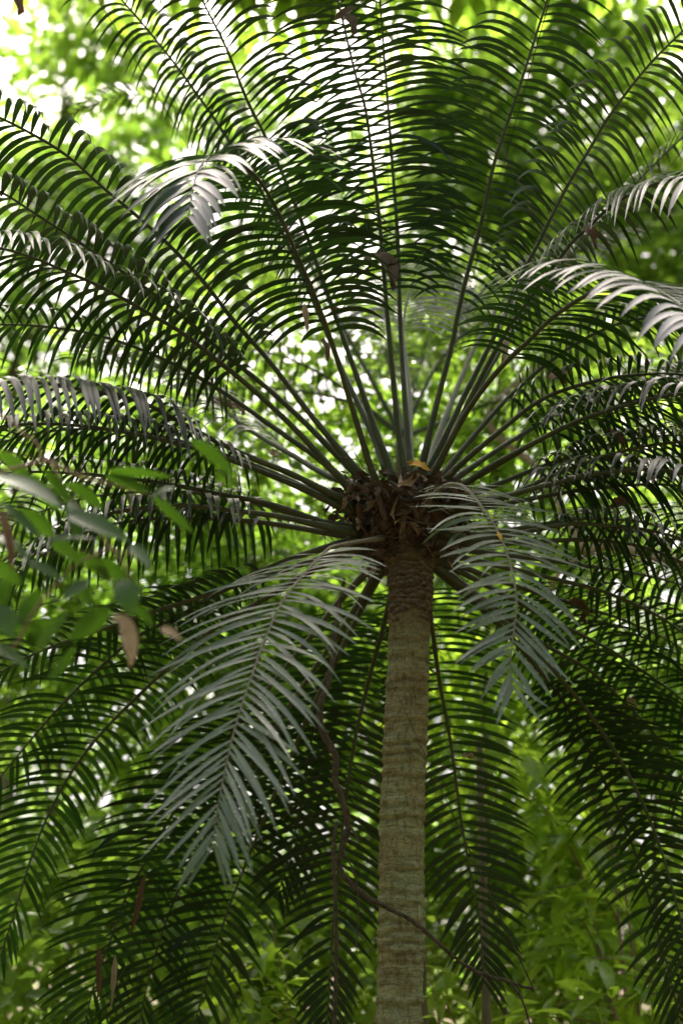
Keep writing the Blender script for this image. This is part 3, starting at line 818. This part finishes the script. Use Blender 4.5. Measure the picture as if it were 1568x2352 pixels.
# ================================================================== SMALL THINGS
def blade(name, a, b, width, m, parent=None, up=(0, -0.5, 1), bow=0.12, fold=0.25, curl=0.0, twist=0.0, ns=7, wide=0.42, crumple=0.0):
    """one broad leaf from stalk end a to tip b"""
    a = np.asarray(a, float); b = np.asarray(b, float)
    ln = np.linalg.norm(b - a)
    d = (b - a) / ln
    wv = nrm(np.cross(d, np.asarray(up, float)))
    nn = np.cross(wv, d)
    V = []
    for k in range(ns + 1):
        t = k / ns
        hw = 0.5 * width * max(0.03, (math.sin(math.pi * t ** (0.85 if wide > 0.4 else 1.0))) ** 0.75 if 0 < t < 1 else 0.03)
        c = a + d * ln * t + nn * ln * bow * (4 * t * (1 - t)) * 0.5
        an = twist * (t - 0.3)
        w2 = wv * math.cos(an) + nn * math.sin(an); n2 = nn * math.cos(an) - wv * math.sin(an)
        e = fold + curl * t
        V += [c - w2 * hw + n2 * hw * e, c - n2 * 0.0, c + w2 * hw + n2 * hw * e]
    F = []
    for k in range(ns):
        q = k * 3
        F += [(q, q + 1, q + 4, q + 3), (q + 1, q + 2, q + 5, q + 4)]
    V = np.array(V)
    if crumple:
        V = V + rng.normal(0, width * crumple, V.shape)
    return link(name, V, np.array(F), M[m] if isinstance(m, str) else m, parent, origin=a if parent is None else None)

# ---- nest of litter in the crown
def build_litter():
    parts = []
    n = 900
    th = rng.uniform(0, 2 * math.pi, n)
    h = rng.uniform(-0.16, 0.19, n)
    r_ = np.interp(h, [-0.16, -0.05, 0.08, 0.19], [0.12, 0.20, 0.31, 0.27]) * rng.uniform(0.55, 1.12, n)
    pts = CORE + np.stack([r_ * np.cos(th), r_ * np.sin(th), h], 1)
    V, F = leaf_cloud(pts, rng.uniform(0.03, 0.11, n), outward=np.stack([0 * th, -0.2 + 0 * th, -0.5 + 0 * th], 1), aspect=0.6, flat=1.6)
    V = V + rng.normal(0, 0.006, V.shape)
    lit = tag(link('leaf_litter', V, F, M['litter']), 'nest of brown dead leaves and twigs caught in the cycad crown', 'leaf litter', None, 'stuff')
    for k in range(340):
        a = CORE + np.array([rng.normal(0, .18), rng.normal(-.06, .13), rng.uniform(-.2, .2)])
        d = nrm(np.array([rng.normal(), rng.normal() * .6, rng.normal() * .5]))
        L_ = rng.uniform(.08, .28)
        C, _ = spline([a - d * L_ / 2, a + rng.normal(0, .02, 3), a + d * L_ / 2 - np.array([0, 0, .03])], 6)
        parts.append(tube_arrays(C, np.linspace(.0024, .0008, 6), 4))
    V, F = merge(parts)
    n = 46
    th = rng.uniform(0, 2 * math.pi, n); h = rng.uniform(-0.2, 0.17, n)
    r_ = np.interp(h, [-0.2, -0.05, 0.08, 0.19], [0.16, 0.23, 0.30, 0.24]) * rng.uniform(0.8, 1.15, n)
    pts = CORE + np.stack([r_ * np.cos(th), r_ * np.sin(th), h], 1)
    V2, F2 = leaf_cloud(pts, rng.uniform(0.05, 0.13, n), outward=np.stack([0 * th, -0.2 + 0 * th, -0.9 + 0 * th], 1), aspect=0.5, flat=1.6)
    ps = link('pale_scraps', V2 + rng.normal(0, .006, V2.shape), F2, M['dead_pale'], lit)
    ps['kind'] = 'stuff'
    tw = link('twig_litter', V, F, M['vine'], lit)
    tw['kind'] = 'stuff'
build_litter()

def near_point(fname, px, py):
    C, N, Sd = FRONDS[fname]
    pp = np.array([to_px(c) for c in C])
    i = int(np.argmin((pp[:, 0] - px) ** 2 + (pp[:, 1] - py) ** 2))
    return C[i], N[i]

def dead(px0, py0, px1, py1, wpx, fname, m, label, dy=-0.03, **k):
    """a dead leaf caught on a frond: pixel of its two ends, distance taken from the frond it hangs on"""
    c, nn = near_point(fname, px0, py0)
    Y = c[1] + dy
    a = at(px0, py0, Y); b = at(px1, py1, Y - 0.03)
    o = blade('dead_leaf', a, b, wpx * Y / FPX * 1.05, m, up=k.pop('up', (0.2, -1, 0.4)), curl=k.pop('curl', 0.9), twist=k.pop('twist', rng.uniform(.3, 1.3)), crumple=k.pop('crumple', .09), **k)
    return tag(o, label, 'dead leaf', 'dead leaves caught in the cycad')
dead(868,575,905,668,46,'H1','litter','dark brown crumpled leaf caught on the central upright frond')
dead(872,618,922,604,24,'H1','litter','brown leaf jutting sideways between the two upright middle fronds', dy=-.06)
dead(850,585,835,605,22,'H1','litter','small dark leaf scrap left of the central upright frond', dy=-.05)
dead(792,30,812,85,34,'H1','litter','dark brown leaf clump at the tip of the central frond')
dead(818,20,770,45,26,'H1','litter','dark leaf scrap crossing the tip of the central frond', dy=-.06)
dead(1340,520,1366,572,34,'K','dead','reddish brown leaf hanging from the upper right arching frond')
dead(1296,590,1300,630,16,'K','dead_pale','thin tan leaf hanging below the reddish brown one')
dead(698,698,704,765,15,'B','dead_pale','narrow tan leaf standing against the bent over frond', dy=-.05)
dead(738,712,785,712,16,'A','dead','brown leaf lying across the stalk beside the bent over frond', dy=-.05)
dead(742,775,752,830,18,'B','dead','brown curled leaf hanging below the bent over frond', dy=.2)
dead(480,918,535,940,26,'G2','dead','orange brown leaf clump left of the long bare stalks', dy=-.04)
dead(530,925,562,955,26,'G2','dead','dark curled leaf at the end of the orange brown clump', dy=-.05)
dead(615,1035,640,1055,20,'G2','dead_pale','small pinkish leaf scrap among the left stalks', dy=-.03)
dead(1168,775,1148,838,18,'J','dead_pale','long tan leaf strip hanging among the right stalks', dy=-.04)
dead(1262,868,1310,858,28,'N1','dead_pale','pale curled dead leaf on the right hand stalks', dy=-.08)
dead(1255,862,1300,885,26,'N1','dead','dark brown curled leaf under the pale curled one', dy=-.05)
dead(1400,985,1435,1035,20,'N3','dead','brown leaf hanging in the right middle fronds', dy=-.03)
dead(1440,1150,1395,1165,26,'N7','dead','orange brown leaf lying in the right middle fronds', dy=-.05)
dead(1490,1070,1498,1110,22,'N7','dead_pale','pinkish brown leaf near the right edge', dy=-.1)
dead(1141,1222,1150,1244,11,'V','dead_yellow','small yellow leaf on the right silvery frond', dy=-.02, curl=.2, twist=.1)
dead(935,1062,985,1080,22,'I','dead_yellow','orange yellow leaf at the top of the crown nest', dy=-.2)
dead(1320,1375,1340,1430,34,'N12','dead','dark brown leaf hanging behind the right silvery frond', dy=-.05)
dead(1060,1735,1090,1745,20,'P','dead_pale','pale twisted leaf on the drooping frond right of the trunk', dy=-.04)
dead(1440,1600,1455,1630,18,'N14','dead_pale','small pinkish leaf on the lower right drooping fronds', dy=-.04)
dead(335,2010,300,2150,13,'T','dead','long thin brown strip hanging on the lower left frond', dy=-.1, fold=.6)
dead(228,2170,225,2300,12,'T','dead','long thin brown strip hanging near the bottom left', dy=-.15, fold=.6)
dead(265,2190,255,2320,11,'T','dead_pale','tan strip hanging beside the bottom left brown one', dy=-.1, fold=.6)
dead(850,1215,845,1275,30,'U','dead_pale','pale papery leaf hanging from the crown nest', dy=.6)
dead(870,1250,875,1312,24,'U','dead_pale','torn pale leaf hanging lowest from the crown nest', dy=.55)
dead(825,1190,870,1240,34,'U','dead','orange brown leaf pressed in the front of the nest', dy=.5)
dead(30,-25,45,38,50,'D','dead','blurred brown leaf hanging in the top left corner', dy=-.9)

# ---- liana beside and across the trunk
def vine():
    p = [(790,1330,-.12),(775,1420,-.16),(765,1490,-.2),(757,1560,-.25),(735,1620,-.27),(740,1680,-.27),(770,1735,-.28),(768,1785,-.28),(788,1840,-.3),(800,1895,-.3),(785,1950,-.3),(778,1985,-.3),(800,2025,-.3),(850,2065,-.3),(905,2092,-.3),(960,2125,-.28),(1010,2170,-.26),(1060,2212,-.22),(1110,2238,-.2),(1170,2255,-.18),(1225,2275,-.16)]
    root = empty('hanging_vine', at(790, 1330, Y0 - .12))
    tag(root, 'knotted brown vine hanging left of the trunk and crossing in front of it', 'vine')
    o = np.array(root.location)
    P = [at(a, b, Y0 + c) - o for a, b, c in p]
    n = 150
    C, _ = spline(P, n)
    C = C + rng.normal(0, .0018, C.shape)
    rad = np.interp(np.linspace(0, 1, n), [0, .3, .6, 1], [.009, .014, .0115, .006]) * (1 + .16 * np.convolve(rng.standard_normal(n), np.ones(3) / 3, 'same'))
    V, F = tube_arrays(C, rad, 9, .05)
    st = link('stem', V, F, M['vine'], root)
    def side(pp, r0, r1, nm='side_shoot'):
        Cs, _ = spline([at(a, b, Y0 + c) - o for a, b, c in pp], 22)
        V, F = tube_arrays(Cs, np.linspace(r0, r1, 22), 6)
        link(nm, V, F, M['vine'], root)
    side([(800,1895,-.3),(815,1915,-.33),(828,1935,-.35)], .006, .003)
    side([(772,1890,-.29),(765,1960,-.33),(770,2060,-.34),(772,2200,-.33),(768,2380,-.3)], .0095, .008)
    side([(785,1950,-.3),(815,2010,-.34),(823,2090,-.35),(818,2190,-.35)], .004, .002)
    side([(1170,2255,-.18),(1195,2290,-.2),(1215,2350,-.22),(1222,2400,-.22)], .006, .004)
vine()

# ---- leafy twig close to the camera on the left
def near_branch():
    Yb = 4.1
    o = at(-160, 1100, Yb)
    foot_ = np.array([o[0] - 0.25, o[1], -0.1])
    root = empty('sapling', foot_)
    tag(root, 'out of focus leafy sapling branch reaching in from the left edge', 'sapling')
    def P(px, py, dy=0): return at(px, py, Yb + dy) - foot_
    def tw(pts, r0, r1, nm='twig'):
        C, _ = spline([P(*q) if len(q) == 3 and q[2] != 'g' else np.array(q[:2] + (0,)) for q in pts], 22)
        V, F = tube_arrays(C, np.linspace(r0, r1, 22), 7)
        return link(nm, V, F, M['twig'], root)
    # stem from the ground, out of the frame
    C, _ = spline([np.array([0, 0, 0.0]), P(-260, 2200), P(-210, 1600), P(-180, 1250), P(-150, 950)], 30)
    V, F = tube_arrays(C, np.linspace(.02, .008, 30), 8)
    link('stem', V, F, M['twig'], root)
    tw([(-190,1120,0),(0,1082,0),(60,1070,0),(113,1058,0),(135,1095,.0),(160,1140,0)], .0065, .004)
    tw([(113,1058,0),(180,1092,.02),(260,1115,.02),(340,1135,.03)], .0045, .002)
    tw([(-170,1000,0),(0,956,0),(40,985,0),(88,1020,0),(92,1045,0),(113,1058,0)], .004, .0035)
    tw([(160,1140,0),(210,1200,.02),(255,1260,.02),(290,1300,.0),(300,1370,0),(290,1415,0)], .0042, .002)
    tw([(255,1260,.02),(320,1280,.02),(345,1300,.03)], .003, .0015)
    tw([(-185,1300,0),(0,1500,.0),(80,1400,0),(170,1300,0),(255,1260,.02)], .005, .003)
    LV = [ # x0,y0,x1,y1,width px, dy, up
     (437,1010,533,1092,34,.05,(.3,.8,.6)),(244,1081,398,1097,24,.02,(0,.6,.7)),(240,1093,345,1132,28,.02,(0,.7,.6)),(345,1140,446,1226,26,.05,(.4,.8,.5)),
     (140,1165,-30,1090,56,-.05,(0,-.7,.8)),(150,1175,30,1085,44,.0,(.4,.7,.6)),(350,1145,402,1120,24,-.02,(0,-.7,.6)),
     (150,1180,300,1245,46,-.06,(0,-.9,.5)),(0,1150,100,1245,26,-.05,(.3,-.9,.4)),(100,1245,220,1238,20,-.05,(0,-.9,.6)),
     (160,1150,175,1250,40,-.03,(.6,-.8,.2)),(300,1250,345,1310,36,-.04,(.4,-.9,.3)),(280,1330,305,1415,54,-.06,(.2,-1,.1)),
     (255,1395,160,1470,46,0,(.2,.8,.6)),(300,1390,352,1440,26,.03,(.3,.8,.5)),(170,1270,255,1335,34,.02,(.3,.7,.6)),
     (210,1330,140,1380,30,-.05,(0,-.9,.5)),(60,1290,150,1340,24,-.03,(0,-.9,.6)),(30,1440,110,1480,46,.02,(.2,.7,.5)),(0,1390,30,1465,46,-.05,(0,-1,.4)),
     (80,1500,160,1400,24,-.02,(.4,-.8,.4)),(110,1560,175,1480,24,.0,(.4,.7,.4)),(-20,1480,70,1540,26,-.03,(.2,-.9,.4)),(100,1080,170,1170,34,0,(.4,.7,.5)),
     (40,1180,130,1235,50,.02,(.1,.6,.7)),(-20,1230,70,1290,46,-.02,(.2,-.5,.8)),(110,1240,190,1300,44,.0,(.3,.6,.7)),(190,1190,262,1240,44,.0,(.3,.6,.6)),(20,1330,-40,1420,44,.0,(.2,.6,.6)),
     (90,1350,40,1440,40,.02,(.2,.7,.5)),(150,1110,240,1170,36,.03,(.2,.6,.7)),(-10,1040,70,1110,40,.03,(.2,.6,.7)),(215,1290,290,1330,38,.03,(.2,.6,.6)),(-30,1300,50,1340,40,.05,(.1,.7,.6)),(130,1420,60,1480,44,.04,(.1,.7,.6)),(160,1330,215,1400,36,.03,(.3,.7,.5))]
    for (a, b, c, d, wd, dy, up) in LV:
        blade('leaf', P(a, b, dy), P(c, d, dy - .02), wd * Yb / FPX * 1.15, 'fg_leaf', root, up=up, bow=rng.uniform(.05, .2), twist=rng.normal(0, .3))
    for (a, b, c, d, wd, dy) in [(288,1412,298,1535,38,-.03),(262,1415,285,1440,26,-.02),(370,1440,415,1475,22,.05)]:
        q = blade('dead_leaf', P(a, b, dy), P(c, d, dy - .02), wd * Yb / FPX * 1.1, 'dead_pale', root, up=(.3, -1, .1), curl=.7, twist=.7)
    q = blade('dead_leaf', P(2, 1165, -.1), P(27, 1318, -.12), 26 * Yb / FPX, 'dead', root, up=(.5, -1, 0), curl=1.0, twist=.3)
near_branch()

# ---- leafy shrubs just behind the cycad, close enough to tell the leaves apart
def leafy_shrub(label, twigs, Y, m, leaf=0.2, per=16, foot_px=None, stem_r=.012):
    b = at(foot_px, 2352, Y)
    foot_ = np.array([b[0], Y, -0.1])
    root = empty('understory_shrub', foot_)
    tag(root, label, 'shrub', 'understory shrubs close behind the cycad')
    ms = []
    for q in range(3):
        o = blade('leaf', (0, 0, 0), (0, 1, 0), .27 + .04 * q, m, root, up=(0, 0, 1), bow=.10 + .06 * q, fold=.22, twist=.2 * (q - 1))
        ms.append(o.data); bpy.data.objects.remove(o)
    for pts in twigs:
        P3 = [at(x, y, Y + dy) - foot_ for x, y, dy in pts]
        C, ln = spline(P3, 24)
        V, F = tube_arrays(C, np.linspace(stem_r * .6, stem_r * .2, 24), 6)
        link('twig', V, F, M['twig'], root)
        Cs, _ = spline([np.array([0, 0, 0.]), np.array([C[0][0] * .5, C[0][1] * .5, C[0][2] * .55]) + rng.normal(0, .05, 3), C[0]], 16)
        V, F = tube_arrays(Cs, np.linspace(stem_r, stem_r * .6, 16), 6)
        link('stem', V, F, M['twig'], root)
        for k in range(per):
            i = int(rng.integers(5, 24))
            d = nrm(np.array([rng.normal(), rng.normal() * .7, rng.normal() * .45 - .45]))
            p = C[i] + rng.normal(0, .05, 3)
            o = bpy.data.objects.new('leaf', ms[int(rng.integers(3))])
            COL.objects.link(o); o.parent = root
            y_ = Vector(d); z_ = Vector((rng.normal() * .4, rng.normal() * .4 - .2, 1)); x_ = y_.cross(z_).normalized(); z_ = x_.cross(y_)
            sc = leaf * rng.uniform(.6, 1.2)
            o.matrix_local = Matrix.Translation(Vector(p)) @ Matrix(((x_.x, y_.x, z_.x, 0), (x_.y, y_.y, z_.y, 0), (x_.z, y_.z, z_.z, 0), (0, 0, 0, 1))) @ Matrix.Scale(sc, 4)
leafy_shrub('lime green leafy shrub between the trunk and the dark lower right fronds',
  [[(1420,2120,.1),(1374,2040,0),(1304,2033,0),(1194,2068,-.1)], [(1430,2000,0),(1374,1925,0),(1280,1920,0),(1194,1925,0)], [(1400,1880,.1),(1330,1800,0),(1244,1755,0),(1119,1733,0)], [(1380,2200,0),(1330,2110,0),(1290,2150,0),(1230,2190,0)], [(1330,1990,.1),(1270,1880,0),(1220,1830,0),(1180,1800,0)]], 9.4, 'bg_lit', .25, 26, 1500)
leafy_shrub('green leafy shrub with long twigs in the bottom right corner',
  [[(1640,2290,0),(1568,2280,0),(1359,2293,0),(1264,2313,0),(1184,2355,0)], [(1600,2350,0),(1480,2240,0),(1400,2200,0),(1300,2210,.1)], [(1560,2420,0),(1420,2360,0),(1300,2340,0),(1180,2330,0)]], 9.2, 'bg_lit', .26, 26, 1720)
leafy_shrub('bright green leafy shrub at the bottom left of the trunk',
  [[(700,2420,0),(660,2320,0),(600,2230,0),(540,2160,0)], [(690,2420,0),(640,2330,0),(560,2290,0),(500,2290,0)], [(680,2380,0),(640,2200,0),(620,2100,0),(600,2050,0)], [(560,2420,.1),(520,2330,0),(560,2250,.1),(610,2180,.1)]], 9.0, 'bg_lit', .19, 20, 680)
leafy_shrub('green leafy shrub showing right beside the trunk base',
  [[(1020,2420,0),(1000,2300,0),(985,2230,0),(970,2158,0)], [(1090,2420,0),(1040,2340,.1),(1010,2260,.1),(1000,2160,.1)]], 8.9, 'bg_lit', .2, 10, 1050)

# ---- thin dark sapling stem behind the drooping frond right of the trunk
def thin_stem():
    P = [at(1118, 2420, 9.0), at(1116, 2300, 9.0), at(1112, 2150, 9.0), at(1106, 1950, 9.0), at(1100, 1700, 9.05)]
    g = np.array([P[0][0], 9.0, -.1])
    C, _ = spline([g] + P, 40)
    V, F = tube_arrays(C, np.linspace(.035, .02, 40), 8, .03)
    tag(link('thin_sapling', V, F, M['bark_dark'], origin=g), 'thin dark sapling trunk behind the frond drooping right of the trunk', 'tree')
thin_stem()

# ---- pale crooked limb seen at the right edge
def pale_tree():
    Yp = 9.8
    g = at(1900, 2352, Yp); g = np.array([g[0], Yp, -.1])
    root = empty('pale_barked_tree', g)
    tag(root, 'pale barked tree whose crooked limb shows at the right edge', 'tree')
    q = lambda x, y, d=0: at(x, y, Yp + d) - g
    C, _ = spline([np.array([0, 0, 0.]), q(1890, 1900), q(1860, 1500), q(1900, 1000), q(1880, 400)], 40)
    V, F = tube_arrays(C, np.linspace(.14, .08, 40), 12, .02); link('trunk', V, F, M['bark_pale'], root)
    for pts, r0, r1 in [([(1865,1430,0),(1700,1340,0),(1568,1297,0),(1467,1268,0),(1392,1252,.1),(1342,1266,.1),(1325,1225,.1),(1300,1190,.2)], .055, .03),
                        ([(1392,1252,.1),(1300,1300,.3),(1240,1380,.4)], .025, .012),
                        ([(1300,1190,.2),(1240,1080,.3),(1150,1010,.4),(1120,960,.4),(1160,900,.5),(1250,830,.6)], .028, .018)]:
        C, _ = spline([q(*p) for p in pts], 40)
        V, F = tube_arrays(C, np.linspace(r0, r1, 40), 9, .04); link('limb', V, F, M['bark_pale'], root)
pale_tree()

# ---- smaller cycad further back on the left
def small_cycad():
    Yc = 9.7; D = Yc - Y0
    root = empty('small_cycad', (0, 0, 0))
    tag(root, 'smaller cycad hidden behind, one pale frond tip arching clear at upper left', 'cycad')
    c = at(925, 1010, Yc)
    C, _ = spline([np.array([c[0] + .1, Yc, -.1]), np.array([c[0] + .05, Yc, 1.8]), c], 40)
    V, F = tube_arrays(C, np.linspace(.055, .05, 40), 14, .03); link('trunk', V, F, M['bark_dark'], root)
    f = lambda nm, pts, dd: frond(root, 'back_' + nm, [(925, 1005)] + pts, tuple(D + x for x in dd), t0=.3, Lmax=.38, spacing=.05, droop=1.2)
    f('a', [(840,850),(740,660),(630,480),(520,340),(430,262),(360,228),(310,217),(250,225),(200,245),(160,265)], (0, .1, .2))
    f('b', [(800,900),(680,830),(560,800),(440,810),(340,850)], (0, .0, -.1))
    f('c', [(820,930),(700,900),(580,890),(470,910),(370,960)], (0, .3, .4))
    f('d', [(980,880),(1050,780),(1140,730),(1240,740),(1320,790)], (0, .1, .2))
    f('e', [(960,850),(1000,730),(1060,650),(1140,610)], (0, .8, 1.4))
    f('f', [(1040,960),(1150,920),(1260,930),(1360,980)], (0, .3, .5))
    f('g', [(900,860),(860,760),(800,690),(730,660)], (0, .7, 1.2))
small_cycad()
